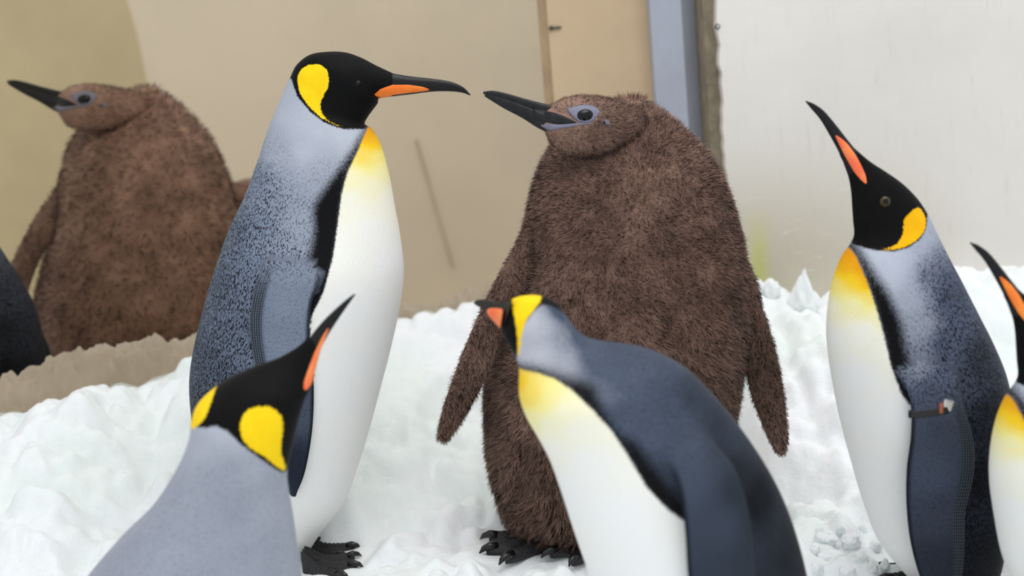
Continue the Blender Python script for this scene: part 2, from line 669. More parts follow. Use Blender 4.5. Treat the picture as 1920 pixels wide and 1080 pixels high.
# pale right wall with a slightly ragged left edge
zs = np.linspace(0, ZT + .1, 120)
ex = 0.003 * vnoise(zs * 40, zs * 0) + 0.002 * vnoise(zs * 130, zs * 0 + 5)
V = [(e, -0.0, z) for e, z in zip(ex, zs)] + [(2.6, 0, z) for z in zs] + [(e, 0.045, z) for e, z in zip(ex, zs)] + [(2.6, .045, z) for z in zs]
n_ = len(zs)
Fs = []
for i in range(n_ - 1):
    Fs += [(i, n_ + i, n_ + i + 1, i + 1), (2 * n_ + i + 1, 3 * n_ + i + 1, 3 * n_ + i, 2 * n_ + i), (i + 1, 2 * n_ + i + 1, 2 * n_ + i, i)]
wr = obj('wall_right', mesh_from('wall_right', V, Fs, smooth=False), M['wall'])
wr.location = (XR, 3.40, -0.1)
tag(wr, 'pale scratched wall with a green stain near the snow', kind='structure')

# small fixings
def bolt(name, px, py, Y, r, mat, label):
    p = at(px, py, Y)
    e = empty(name, p)
    bm = bmesh.new()
    bmesh.ops.create_cone(bm, cap_ends=True, segments=20, radius1=r, radius2=r * .8, depth=r * .6, matrix=Matrix.Translation((0, 0, r * .3)))
    me = bpy.data.meshes.new('washer'); bm.to_mesh(me); bm.free()
    obj('washer', me, M['dark_metal'], e)
    bm = bmesh.new()
    bmesh.ops.create_uvsphere(bm, u_segments=14, v_segments=8, radius=r * .55, matrix=Matrix.Translation((0, 0, r * .6)))
    me = bpy.data.meshes.new('head'); bm.to_mesh(me); bm.free()
    obj('bolt_head', me, M['steel'], e)
    e.rotation_euler = (math.pi / 2, 0, 0)
    tag(e, label, 'bolt')


bolt('wall_bolt', 1345, 50, 3.40, 0.007, M['steel'], 'small steel bolt at the edge of the pale wall')
pc = at(1042, 52, 3.66)
e = empty('wall_clip', pc)
o = obj('clip_bar', box_mesh('clip_bar', -.012, .014, -.006, .004, -.003, .003, .0015), M['dark_metal'], e)
bm = bmesh.new(); bmesh.ops.create_uvsphere(bm, u_segments=12, v_segments=8, radius=.006, matrix=Matrix.Translation((-.012, -.004, 0)))
me = bpy.data.meshes.new('clip_knob'); bm.to_mesh(me); bm.free()
obj('clip_knob', me, M['dark_metal'], e)
tag(e, 'small dark metal clip on the seam beside the beige panel', 'clip')

# the room behind the glass
YF = 5.4
fw = obj('wall_far', box_mesh('wall_far', -4.0, 0.9, YF, YF + .05, -0.2, ZT), M['far_tan'])
tag(fw, 'tan wall seen through the tinted glass', kind='structure')
fl2 = obj('floor_far', prism_mesh('floor_far', [(-4, glass_y(-4) + .02), (0.09, glass_y(0.09) + .02), (0.9, 3.72), (0.9, YF), (-4, YF)], -0.12, -0.04), M['snow_reflect_tint'])
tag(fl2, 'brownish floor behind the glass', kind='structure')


def panel(poly, mat, y0, y1, name='panel'):
    P = [at(x, y, YF) for x, y in poly]
    n = len(P)
    V = [(p[0], YF - y1, p[2]) for p in P] + [(p[0], YF - y0, p[2]) for p in P]
    Fs = [tuple(range(n)), tuple(range(n, 2 * n))[::-1]] + [(i, n + i, n + (i + 1) % n, (i + 1) % n) for i in range(n)]
    me = mesh_from(name, V, Fs, smooth=False)
    bm = bmesh.new(); bm.from_mesh(me); bmesh.ops.recalc_face_normals(bm, faces=bm.faces); bm.to_mesh(me); bm.free()
    return obj(name, me, mat, fw)


panel([(-500, -300), (215, -300), (238, 0), (258, 70), (278, 170), (290, 400), (290, 760), (-500, 760)], M['far_khaki'], 0, .003)
panel([(779, 262), (782, 260), (851, 500), (848, 502)], M['far_line'], 0, .009, 'edge_strip')

# ------------------------------------------------------------------ snow
FEET = [(570, 1045, 2.65, 0), (640, 1060, 2.60, 0), (960, 1060, 2.53, .03), (1040, 1050, 2.55, .03), (1130, 1050, 2.58, .03), (1790, 1150, 2.24, 0)]


RX = np.linspace(-2.4, 2.4, 97)
RY = np.convolve(np.pad(wall_front(RX), 6, mode='edge'), np.ones(13) / 13, mode='valid')


def snow_h(x, y):
    d = np.interp(x, RX, RY) - y
    rise = (0.268 - 0.012 * sstep(-x, 0.55, 1.0)) * sstep(-d, -0.80, -0.06)
    rise = rise + 0.03 * sstep(x, 0.75, 1.2) * sstep(-d, -0.6, -0.05)
    b1 = np.abs(vnoise(x * 3.1 + 7, y * 3.1)) * 0.10
    b2 = np.abs(vnoise(x * 7.3, y * 7.3 + 3)) * 0.075
    b3 = np.abs(vnoise(x * 17 + 2, y * 17)) * 0.034
    b4 = vnoise(x * 43, y * 43) * 0.008
    b5 = vnoise(x * 95, y * 95) * 0.003
    lump = b1 + b2 * 0.8 + b3 - 0.045 + b4 + b5
    mask = np.ones_like(x)
    lift = np.zeros_like(x)
    for px, py, Y, zt in FEET:
        p = at(px, py, Y)
        r2 = (x - p[0]) ** 2 + (y - p[1]) ** 2
        mask = mask * (1 - 0.92 * np.exp(-r2 / 0.10 ** 2))
        lift = np.maximum(lift, zt * np.exp(-r2 / 0.14 ** 2))
    lump = lump * mask
    pit = at(800, 850, 2.85)
    pitv = 0.05 * np.exp(-(((x - pit[0]) / .16) ** 2 + ((y - 2.85) / .12) ** 2))
    edge = 0.012 * vnoise(x * 11, y * 0) * sstep(-d, -0.15, 0)
    return rise + lump * (1 - 0.55 * sstep(-d, -0.12, 0.0)) - pitv * mask + edge - 0.004 + lift


nx, ny = 600, 400
gx = np.linspace(-2.3, 2.3, nx)
gy = np.linspace(0.9, 3.76, ny)
X, Yg = np.meshgrid(gx, gy)
Z = snow_h(X, Yg)
V = np.stack([X, Yg, Z], 2).reshape(-1, 3)
ii = (np.arange(ny - 1)[:, None] * nx + np.arange(nx - 1)[None]).ravel()
Fs = np.stack([ii, ii + 1, ii + nx + 1, ii + nx], 1)
keep = (V[Fs[:, 0], 1] < wall_front(V[Fs[:, 0], 0]) + 0.02)
fo = obj('floor', mesh_from('floor', V, Fs[keep]), M['snow'])
tag(fo, 'lumpy white snow covering the floor up to the walls', kind='structure')
snow_bvh = BVHTree.FromPolygons([Vector(v) for v in V], [tuple(int(q) for q in f) for f in Fs[keep]])


def ground(x, y):
    return float(snow_h(np.array([x]), np.array([y]))[0])


# snow bank right behind the pane, the reflection's brown painted into its colour
nu, nv = 420, 60
us = np.linspace(-1.9, 0.08, nu)
V, Fs = [], []
for j in range(nv):
    q = j / (nv - 1)
    dep = 0.016 + 0.24 * q
    xx = us + nrm[0] * dep
    yy = glass_y(us) + nrm[1] * dep
    top = 0.285 + 0.020 * sstep(-us, .3, .9) + 0.035 * vnoise(us * 5.0 + 1, us * 0) + 0.016 * vnoise(us * 17, us * 0 + 3)
    f = sstep(np.array(q), -0.35, 0.42) - 1.15 * sstep(np.array(q), 0.5, 1.0)
    zz = top * f + 0.020 * np.abs(vnoise(xx * 22, yy * 22)) + 0.012 * vnoise(xx * 60, yy * 60) + 0.006 * vnoise(xx * 150, yy * 150)
    V.append(np.stack([xx, yy, zz], 1))
V = np.concatenate(V)
Fs = [(j * nu + i, j * nu + i + 1, (j + 1) * nu + i + 1, (j + 1) * nu + i) for j in range(nv - 1) for i in range(nu - 1)]
# front skirt down to the floor
k0 = len(V)
V = np.concatenate([V, np.stack([us + nrm[0] * .02, glass_y(us) + nrm[1] * .02, np.full(nu, -.1)], 1)])
Fs += [(k0 + i, k0 + i + 1, i + 1, i) for i in range(nu - 1)]
bk = obj('snow_bank', mesh_from('snow_bank', V, Fs), M['snow_reflect_tint'])
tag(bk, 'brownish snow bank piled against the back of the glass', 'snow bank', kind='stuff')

# loose clumps of snow
def clump(name, loc, size, mat, label, seed, spike=1.0, group=None):
    bm = bmesh.new()
    bmesh.ops.create_icosphere(bm, subdivisions=4, radius=1.0)
    P = np.array([v.co for v in bm.verts])
    n = 0.30 * vnoise(P[:, 0] * 1.6 + seed * 7.1, P[:, 1] * 1.6, P[:, 2] * 1.6) + 0.16 * vnoise(P[:, 0] * 4 + seed, P[:, 1] * 4, P[:, 2] * 4) + 0.05 * vnoise(P[:, 0] * 11, P[:, 1] * 11 + seed, P[:, 2] * 11)
    P = P * (1 + n)[:, None]
    if spike != 1.0:
        q = np.clip(P[:, 2], 0, None)
        P[:, :2] *= (1 - 0.72 * np.clip(q, 0, 1))[:, None]
        P[:, 2] = np.where(P[:, 2] > 0, P[:, 2] * spike, P[:, 2])
    P = P * np.array(size)[None]
    for v, p in zip(bm.verts, P):
        v.co = p
    me = bpy.data.meshes.new(name)
    bm.to_mesh(me)
    bm.free()
    me.polygons.foreach_set('use_smooth', np.ones(len(me.polygons), dtype=bool))
    o = obj(name, me, mat)
    o.location = loc
    return tag(o, label, 'snow clump', group)


for i, (px, py, Y, s, sp, lab) in enumerate([
        (1418, 548, 3.33, (.022, .02, .03), 1.0, 'rounded lump of snow below the green stain on the wall'),
        (1446, 548, 3.32, (.022, .02, .032), 1.0, 'knobbly lump of snow beside the snow spire'),
        (1508, 566, 3.28, (.034, .03, .03), 2.4, 'pointed spire of snow in front of the pale wall')]):
    p = at(px, py, Y)
    clump('snow_spire' if sp > 1 else 'snow_lump', p, s, M['snow'], lab, 11 + i, sp)
cg = 'loose ice lumps on the snow by the banded penguin'
slabs = [(1548, 1012, .040, .026), (1596, 1018, .030, .022), (1560, 1050, .036, .022), (1612, 1052, .026, .02), (1640, 1030, .018, .016), (1528, 1036, .014, .012), (1590, 1076, .022, .016),
         (1636, 1070, .016, .013), (1532, 1072, .018, .014), (1660, 1066, .012, .011), (1576, 1000, .012, .010), (1618, 996, .012, .010)]
for i, (px, py, sx, sy) in enumerate(slabs):
    o_, d_ = ray(px, py)
    hit = snow_bvh.ray_cast(o_, d_)[0]
    if hit is None:
        continue
    c_ = clump('ice_lump', hit + Vector((0, 0, .004)), (sx * .62, sy * .7, .013), M['snow'],
               'flat white ice lump on the snow beside the penguin with a flipper band', 30 + i, 1.0, cg)
    c_.rotation_euler = (random.uniform(-.15, .15), random.uniform(-.15, .15), random.uniform(0, 3))

# ------------------------------------------------------------------ bird building
def tube(pts, rad, nseg=10):
    """tapered closed tube through points"""
    pts = np.array(pts, float)
    V, Fs = [], []
    n = len(pts)
    for i, p in enumerate(pts):
        t = pts[min(i + 1, n - 1)] - pts[max(i - 1, 0)]
        t /= np.linalg.norm(t)
        a = np.cross(t, (0, 0, 1.0)) if abs(t[2]) < .9 else np.cross(t, (1.0, 0, 0))
        a /= np.linalg.norm(a)
        b = np.cross(t, a)
        for j in range(nseg):
            q = 2 * math.pi * j / nseg
            V.append(p + rad[i] * (math.cos(q) * a + math.sin(q) * b))
    for i in range(n - 1):
        for j in range(nseg):
            Fs.append((i * nseg + j, i * nseg + (j + 1) % nseg, (i + 1) * nseg + (j + 1) % nseg, (i + 1) * nseg + j))
    Fs.append(tuple(range(nseg))[::-1])
    Fs.append(tuple((n - 1) * nseg + j for j in range(nseg)))
    return V, Fs


def make_foot():
    na, nr = 61, 26
    V, Fs = [], []
    toes = np.radians([-30, 0, 30])
    phi = np.linspace(math.radians(-38), math.radians(38), na)
    ridge = sum(np.exp(-((phi - t) / .11) ** 2) for t in toes)
    Rm = 0.082 + 0.024 * ridge - 0.018 * (np.abs(phi) / math.radians(38)) ** 6
    for layer in (0, 1):
        for i in range(nr):
            q = i / (nr - 1)
            r = q * Rm
            x, y = r * np.cos(phi) - .012, r * np.sin(phi) * 1.0 + 0
            y = y + np.sign(phi) * 0.016 * (1 - q) * (np.abs(phi) / .66)
            if layer == 0:
                h = 0.006 + 0.011 * ridge * (1 - 0.45 * q) + 0.026 * np.exp(-(q / .28) ** 2)
                h = h * (1 - 0.75 * sstep(np.array(q), .86, 1.0))
                h = h + 0.0012 * np.sin(q * 75) * ridge * sstep(np.array(q), .15, .3)
            else:
                h = np.full(na, -0.004)
            V += list(zip(x, y, h))
    N_ = na * nr
    for i in range(nr - 1):
        for j in range(na - 1):
            a = i * na + j
            Fs.append((a, a + na, a + na + 1, a + 1))
            Fs.append((N_ + a, N_ + a + 1, N_ + a + na + 1, N_ + a + na))
    for j in range(na - 1):
        a = (nr - 1) * na + j
        Fs.append((a, N_ + a, N_ + a + 1, a + 1))
        Fs.append((j, j + 1, N_ + j + 1, N_ + j))
    for i in range(nr - 1):
        a = i * na
        Fs.append((a, N_ + a, N_ + a + na, a + na))
        a = i * na + na - 1
        Fs.append((a, a + na, N_ + a + na, N_ + a))
    me = mesh_from('foot', V, Fs)
    fix_normals(me)
    cl = []
    for t in toes:
        c, s = math.cos(t), math.sin(t)
        p = [(r * c - .012, r * s, z) for r, z in ((.088, .006), (.100, .009), (.110, .006), (.117, .000))]
        v, f = tube(p, (.0075, .0065, .0045, .001))
        m = mesh_from('claw', v, f)
        fix_normals(m)
        cl.append(m)
    return me, cl


FOOT, CLAWS = make_foot()


def add_foot(root, loc, heading, scale=1.0):
    """loc relative to the bird's base"""
    f = obj('foot', FOOT, M['foot'], root)
    f.location = loc
    f.rotation_euler = (0, 0, heading)
    f.scale = (scale,) * 3
    for c in CLAWS:
        obj('claw', c, M['claw'], f)
    return f


def bvh_of(*meshes):
    V, Fs = [], []
    for me in meshes:
        k = len(V)
        V += [v.co.copy() for v in me.vertices]
        Fs += [[k + i for i in p.vertices] for p in me.polygons]
    return BVHTree.FromPolygons(V, Fs)


def conform(name, top, bot, tree, Y, lift=0.0012, nu=26, nv=9, mirror=False, rim=-0.0012):
    """thin raised patch between two edges (pixels), laid on the surface below"""
    def res(P, n):
        P = np.array(P, float)
        d = np.concatenate([[0], np.cumsum(np.linalg.norm(np.diff(P, axis=0), axis=1))])
        q = np.linspace(0, d[-1], n)
        return np.stack([np.interp(q, d, P[:, 0]), np.interp(q, d, P[:, 1])], 1)
    T, B = res(top, nu), res(bot, nu)
    pts = np.zeros((nu, nv, 3))
    nor = np.zeros((nu, nv, 3))
    ok = np.zeros((nu, nv), bool)
    for i in range(nu):
        for j in range(nv):
            s = j / (nv - 1)
            p = T[i] * (1 - s) + B[i] * s
            o_, d_ = ray(*p)
            h, nn, _, _ = tree.ray_cast(o_, d_)
            if h is not None:
                if nn.dot(d_) > 0:
                    nn = -nn
                pts[i, j], nor[i, j], ok[i, j] = h, nn, True
    idx = np.argwhere(ok)
    if len(idx) == 0:
        print('CONFORM miss', name)
        return None
    for i, j in np.argwhere(~ok):
        k = idx[((idx - (i, j)) ** 2).sum(1).argmin()]
        s = j / (nv - 1)
        p = T[i] * (1 - s) + B[i] * s
        o_, d_ = ray(*p)
        dep = (Vector(pts[k[0], k[1]]) - o_).dot(d_)
        pts[i, j] = o_ + d_ * dep
        nor[i, j] = nor[k[0], k[1]]
    V, Fs = [], []
    for layer in (0, 1):
        for i in range(nu):
            for j in range(nv):
                u, v = i / (nu - 1), j / (nv - 1)
                f = min(1, 4 * u, 4 * (1 - u)) * min(1, 3.2 * v, 3.2 * (1 - v))
                hgt = (rim + (lift - rim) * math.sqrt(max(0, f))) if layer == 0 else -0.003
                V.append(pts[i, j] + nor[i, j] * hgt)
    N_ = nu * nv
    for i in range(nu - 1):
        for j in range(nv - 1):
            a = i * nv + j
            Fs.append((a, a + 1, a + nv + 1, a + nv))
            Fs.append((N_ + a, N_ + a + nv, N_ + a + nv + 1, N_ + a + 1))
    for i in range(nu - 1):
        a = i * nv
        Fs.append((a, a + nv, N_ + a + nv, N_ + a))
        a = i * nv + nv - 1
        Fs.append((a, N_ + a, N_ + a + nv, a + nv))
    for j in range(nv - 1):
        Fs.append((j, N_ + j, N_ + j + 1, j + 1))
        a = (nu - 1) * nv + j
        Fs.append((a, a + 1, N_ + a + 1, N_ + a))
    V = np.array(V)
    if mirror:
        V[:, 1] = 2 * Y - V[:, 1]
    me = mesh_from(name, V, Fs)
    fix_normals(me)
    return me


def eye_mesh(px, py, tree, r, Y, mirror=False, sink=0.45, asp=1.0):
    o_, d_ = ray(px, py)
    h, nn, _, _ = tree.ray_cast(o_, d_)
    if nn.dot(d_) > 0:
        nn = -nn
    bm = bmesh.new()
    bmesh.ops.create_uvsphere(bm, u_segments=28, v_segments=18, radius=1.0)
    P = np.array([v.co for v in bm.verts])
    me = bpy.data.meshes.new('eye')
    bm.to_mesh(me)
    bm.free()
    vattr(me, 'fc', np.stack([P[:, 0], P[:, 1], P[:, 2] * 0], 1))
    c = h - nn * r * sink
    q = nn.to_track_quat('Z', 'Y').to_matrix().to_4x4()
    me.transform(Matrix.Translation(c) @ q @ Matrix.Diagonal((r, r * asp, r * .85, 1)))
    if mirror:
        V = coords(me)
        V[:, 1] = 2 * Y - V[:, 1]
        me.vertices.foreach_set('co', V.astype(np.float32).ravel())
        me.flip_normals()
    me.polygons.foreach_set('use_smooth', np.ones(len(me.polygons), dtype=bool))
    return me


def mirror_far(st):
    return [(a, b, c, d, k, -o) for a, b, c, d, k, o in st]


def relax(me, centres, radius, Y, it=110):
    """smooth the surface round the shoulders so that the flippers grow out of the body"""
    P = coords(me)
    E = np.empty(len(me.edges) * 2, dtype=np.int32)
    me.edges.foreach_get('vertices', E)
    E = E.reshape(-1, 2)
    deg = np.bincount(E.ravel(), minlength=len(P)).astype(float)[:, None]
    wt = np.zeros(len(P))
    for c in centres:
        d2 = (P[:, 0] - c[0]) ** 2 + (P[:, 2] - c[2]) ** 2
        wt = np.maximum(wt, np.exp(-(d2 / radius ** 2) ** 1.5))
    wt = np.where(wt > .02, wt, 0)[:, None] * .6
    for _ in range(it):
        acc = np.zeros_like(P)
        for k in range(3):
            acc[:, k] = np.bincount(E[:, 0], P[E[:, 1], k], len(P)) + np.bincount(E[:, 1], P[E[:, 0], k], len(P))
        P = P + wt * (acc / deg - P)
    me.vertices.foreach_set('co', P.astype(np.float32).ravel())
    me.update()


def adult(name, label, Y, base_px, body, flips, bill, plate, pol, mat, plate_mat_, lead=-1, eye=None, group=None,
          head_off=0.04, body_off=0.10, back_view=False, feet=None, tail=None, cap=(0.5, 0.5), ground_z=0.0, shoulder=None):
    base = at(base_px[0], base_px[1], Y)
    base[2] = ground_z
    root = empty(name, base)
    tag(root, label, 'penguin', group)
    shells = [loft(body, Y, 84, 7, cap)]
    for fl in flips:
        shells.append(loft(fl, Y, 48, 8, (0.5, 0.9)))
    nfl = len(flips)
    if tail:
        shells.append(loft(tail, Y, 32, 6, (0.4, 0.4)))
    me, fc, t, u, sid = union('body', shells)
    if shoulder:
        relax(me, [at(q[0], q[1], Y - .12) for q in shoulder], shoulder[0][2], Y)
    P = coords(me)
    P2 = P[:, [0, 2]]
    flip = ((sid > 0) & (sid <= nfl)).astype(float)
    fattr(me, 'flip', flip * sstep(t, 0.13, 0.36) if not back_view else flip)
    fattr(me, 'flipm', flip)
    fattr(me, 'fu', np.where(flip > 0, u * (1 if lead < 0 else -1), -1))
    fattr(me, 'fv', t)
    vattr(me, 'fc', fc)
    Yh, Yb = Y - head_off, Y - body_off
    fattr(me, 'sd_head', sdf(P2, px_poly(pol['head'], Yh)))
    e = np.full(len(P), -1.0)
    for ep in pol['ear']:
        d = sdf(P2, px_poly(smooth_poly(ep), Yh))
        if back_view:
            d = np.where(P[:, 1] < Y + 0.03, d, -1.0)
        e = np.maximum(e, d)
    fattr(me, 'sd_ear', e)
    if back_view:
        fattr(me, 'sd_white', fc[:, 2] - pol['white_y'])
        fattr(me, 'sd_band', np.where(np.abs(fc[:, 2] - pol['white_y'] + .006) < .012, .01, -.05))
    else:
        fattr(me, 'sd_white', sdf(P2, px_poly(pol['white'], Yb)))
        fattr(me, 'sd_band', sdf(P2, px_poly(smooth_poly(pol['band'], 4), Yb)))
    fattr(me, 'dark', np.clip(rbf(P2, pol['dark'], Yb), 0, 1))
    fattr(me, 'yel', np.clip(rbf(P2, pol['yel'], Y - .05, .04), 0, 1))
    bsh = loft(bill, Y, 40, 8, (0.2, 0.6))
    bme = mesh_from('bill', bsh['V'], bsh['F'])
    fix_normals(bme)
    tree = bvh_of(me, bme)
    bo = obj('bill', bme, M['bill'], root)
    pieces = []
    for mir in ((False,) if back_view or len(plate) == 1 else (False, True)):
        if len(plate) == 1:
            psh = loft(plate[0], Y, 32, 8, (.1, .4))
            pm = mesh_from('bill_plate', psh['V'], psh['F'])
            fix_normals(pm)
        else:
            pm = conform('bill_plate', plate[0], plate[1], tree, Y, mirror=mir)
        if pm:
            po = obj('bill_plate', pm, plate_mat_, bo)
            po['label'] = 'orange plate along the lower bill'
            pieces.append(pm)
    if eye:
        for mir in (False, True):
            em = eye_mesh(eye[0], eye[1], tree, eye[2], Y, mir)
            obj('eye', em, M['eye_adult'] if eye[2] > .0065 else M['eye_chick'], root)
            pieces.append(em)
    b = obj('body', me, mat, root)
    for m in [me, bme] + pieces:
        localise(m, base)
    for fx, fy, hd in (feet or []):
        add_foot(root, (fx, fy, 0.0), hd)
    return root, base, tree


def copy_tree(o, parent=None):
    c = o.copy()
    COL.objects.link(c)
    c.parent = parent
    for chd in [x for x in bpy.data.objects if x.parent == o]:
        copy_tree(chd, c)
    return c


# ------------------------------------------------------------------ penguin standing in profile, bill to the right
YA = 2.65
A_body = [
    (475, 1045, 575, 1040, .85, 0), (432, 1000, 606, 992, .85, 0), (402, 935, 646, 940, .84, 0), (378, 862, 671, 875, .82, 0),
    (362, 785, 696, 793, .80, 0), (357, 712, 716, 718, .79, 0), (366, 645, 734, 648, .78, 0), (384, 572, 751, 568, .78, 0),
    (404, 503, 757, 505, .78, 0), (430, 430, 750, 440, .76, 0), (458, 370, 740, 385, .75, 0), (482, 305, 729, 325, .72, 0),
    (500, 250, 714, 272, .68, 0), (517, 206, 698, 243, .64, 0), (530, 175, 684, 233, .62, 0), (543, 148, 690, 219, .58, 0),
    (556, 122, 700, 205, .56, 0), (580, 103, 708, 194, .58, 0), (612, 97, 709, 188, .62, 0), (647, 98, 712, 183, .64, 0),
    (677, 108, 722, 180, .62, 0), (706, 123, 737, 178, .56, 0), (738, 138, 752, 172, .52, 0)]
A_flip = [
    (552, 400, 582, 405, .9, -.03), (520, 452, 598, 452, .34, -.094), (486, 515, 602, 512, .22, -.136), (471, 575, 584, 572, .17, -.148),
    (470, 635, 580, 640, .15, -.148), (482, 700, 588, 715, .14, -.145), (498, 780, 586, 800, .14, -.140), (515, 855, 573, 880, .15, -.136),
    (535, 912, 556, 926, .2, -.132)]
A_bill = [
    (704, 126, 704, 184, .55, 0), (735, 137, 735, 181, .58, 0), (770, 143, 770, 177, .60, 0), (810, 147.5, 810, 172, .62, 0),
    (845, 153, 845, 171.5, .62, 0), (868, 163, 867, 174, .62, 0), (882, 177, 881, 179, .6, 0)]
A_pol = dict(
    head=[(500, 146), (543, 149), (558, 182), (582, 208), (612, 230), (645, 241), (683, 243), (692, 232), (900, 228), (900, 40), (500, 40)],
    ear=[[(556, 152), (561, 133), (575, 123), (596, 121), (611, 129), (617, 144), (615, 166), (606, 181), (602, 196), (606, 212), (620, 226), (645, 238), (615, 226), (588, 206), (566, 180)]],
    white=[(683, 243), (668, 285), (650, 325), (640, 365), (634, 420), (627, 480), (612, 540), (592, 580), (575, 640), (560, 720), (540, 850), (500, 960), (450, 1080), (900, 1100), (900, 225), (692, 232)],
    band=[(684, 241), (670, 285), (652, 325), (642, 365), (636, 420), (629, 480), (614, 540), (594, 582), (560, 600), (575, 520), (588, 470), (594, 430), (592, 390), (612, 355), (640, 315), (660, 285), (680, 250)],
    dark=[(600, 240, .02), (540, 215, .06), (645, 258, .02), (520, 290, .2), (600, 320, .22), (570, 280, .05), (480, 350, .45), (430, 450, .62), (390, 560, .68), (365, 680, .74), (560, 420, .28), (500, 450, .45),
          (440, 600, .62), (400, 800, .9), (450, 900, 1), (540, 560, .42), (540, 640, .45), (560, 740, .85), (560, 860, 1.0), (500, 560, .5)],
    yel=[(690, 236, 1.0), (694, 255, .95), (705, 262, .8), (680, 290, .62), (710, 300, .5), (720, 320, .36), (665, 330, .3), (700, 350, .26), (660, 380, .14), (735, 380, .12), (700, 430, .03), (640, 460, .06), (740, 480, 0), (680, 560, 0), (650, 700, 0), (600, 900, 0), (730, 650, 0)])
mat_A = plumage('plumage_blue_grey', srgb(182, 187, 199), srgb(120, 132, 152), srgb(32, 39, 54), srgb(15, 18, 25))
pa, baseA, treeA = adult('king_penguin', 'king penguin with speckled blue-grey back and horizontal bill facing the brown chick', YA, (560, 1050),
      A_body, [A_flip, mirror_far(A_flip)], A_bill,
      ([(697, 178), (712, 165), (735, 157), (765, 157), (795, 162), (812, 168)], [(698, 181), (712, 185.5), (735, 181), (765, 176.5), (795, 172.5), (812, 170)]),
      A_pol, mat_A, M['plate_orange'], lead=1, eye=(672, 156, .006), ground_z=0.0, shoulder=[(560, 425, .072)],
      feet=[(0.02, 0.02, -0.02), (0.035, -0.075, -0.12)], tail=[(465, 1040, 520, 1010, .7, 0), (420, 1050, 470, 1020, .8, 0), (385, 1062, 415, 1045, 1.2, 0)])

# ------------------------------------------------------------------ penguin with the flipper band, bill raised to the left
YB = 2.24
B_body = [
    (1745, 1130, 1850, 1125, .85, 0), (1702, 1082, 1872, 1070, .85, 0), (1650, 1018, 1884, 1000, .84, 0), (1622, 950, 1891, 925, .82, 0),
    (1597, 865, 1896, 845, .80, 0), (1575, 780, 1894, 765, .79, 0), (1560, 702, 1882, 700, .78, 0), (1552, 640, 1858, 640, .78, 0),
    (1553, 585, 1833, 590, .76, 0), (1562, 530, 1803, 530, .74, 0), (1578, 485, 1777, 480, .70, 0), (1595, 459, 1758, 441, .64, 0),
    (1602, 440, 1743, 409, .60, 0), (1600, 414, 1722, 375, .60, 0), (1598, 385, 1693, 345, .62, 0), (1596, 360, 1661, 322, .62, 0),
    (1592, 336, 1633, 304, .60, 0), (1584, 311, 1609, 284, .55, 0), (1575, 292, 1590, 266, .5, 0)]
B_flip = [
    (1700, 625, 1760, 630, .9, -.06), (1688, 690, 1790, 690, .40, -.100), (1707, 755, 1806, 760, .20, -.122), (1708, 815, 1824, 822, .15, -.124),
    (1700, 880, 1826, 885, .14, -.124), (1700, 955, 1810, 960, .14, -.123), (1710, 1030, 1808, 1035, .14, -.120), (1732, 1100, 1800, 1105, .16, -.115),
    (1760, 1150, 1785, 1152, .25, -.112)]
B_bill = [
    (1630, 303, 1598, 350, .5, 0), (1611, 288, 1589, 326, .56, 0), (1590, 263, 1575, 290, .6, 0), (1565, 231, 1553, 249, .62, 0),
    (1545, 208, 1537, 223, .62, 0), (1527, 195, 1521, 204, .62, 0), (1511.5, 189, 1510, 190.5, .6, 0)]
B_pol = dict(
    head=[(1590, 452), (1612, 464), (1640, 469), (1672, 470), (1702, 462), (1728, 447), (1741, 430), (1748, 408), (1800, 380), (1700, 150), (1400, 150), (1400, 440)],
    ear=[[(1720, 394), (1734, 395), (1742, 410), (1739, 429), (1725, 445), (1700, 459), (1670, 467), (1648, 467), (1672, 461), (1688, 448), (1695, 430), (1699, 410)]],
    white=[(1604, 448), (1614, 464), (1627, 495), (1640, 540), (1652, 590), (1663, 640), (1672, 690), (1690, 740), (1718, 775), (1735, 860), (1750, 960), (1780, 1080), (1800, 1180), (1400, 1180), (1400, 450)],
    band=[(1602, 446), (1612, 462), (1626, 495), (1638, 540), (1650, 590), (1661, 640), (1670, 690), (1688, 740), (1712, 774), (1730, 770), (1712, 720), (1697, 660), (1690, 610), (1672, 560), (1652, 525), (1635, 490), (1620, 462)],
    dark=[(1650, 490, 0), (1690, 490, .02), (1740, 450, .12), (1680, 540, .06), (1710, 560, .15), (1760, 530, .42), (1790, 560, .62), (1730, 620, .22), (1720, 680, .35), (1780, 640, .55), (1840, 680, .85), (1860, 780, .95), (1770, 700, .5),
          (1810, 720, .62), (1860, 900, 1), (1850, 1050, 1), (1740, 740, .62), (1750, 800, .78), (1740, 880, .72), (1750, 950, .82), (1750, 1050, .92)],
    yel=[(1598, 455, 1.0), (1610, 478, 1.0), (1590, 480, 1.0), (1618, 505, 1.0), (1590, 505, .92), (1572, 508, .72), (1628, 525, .95), (1600, 530, .70), (1570, 540, .48), (1632, 550, .58), (1600, 570, .34), (1560, 580, .2), (1642, 585, .3),
         (1610, 620, .1), (1560, 640, .04), (1655, 640, .12), (1600, 700, 0), (1580, 780, 0), (1680, 760, 0), (1650, 900, 0), (1700, 1000, 0)])
mat_B = plumage('plumage_dark_slate', srgb(186, 192, 206), srgb(88, 97, 118), srgb(24, 28, 38), srgb(12, 13, 17), earc=((246, 176, 4), (252, 196, 14)))
B_plate = ([(1562, 247), (1578, 258), (1592, 270), (1605, 287), (1616, 307), (1625, 328), (1628.5, 350)],
           [(1562, 249), (1570, 267), (1579, 287), (1589, 306), (1600, 324), (1613, 339), (1627, 351)])
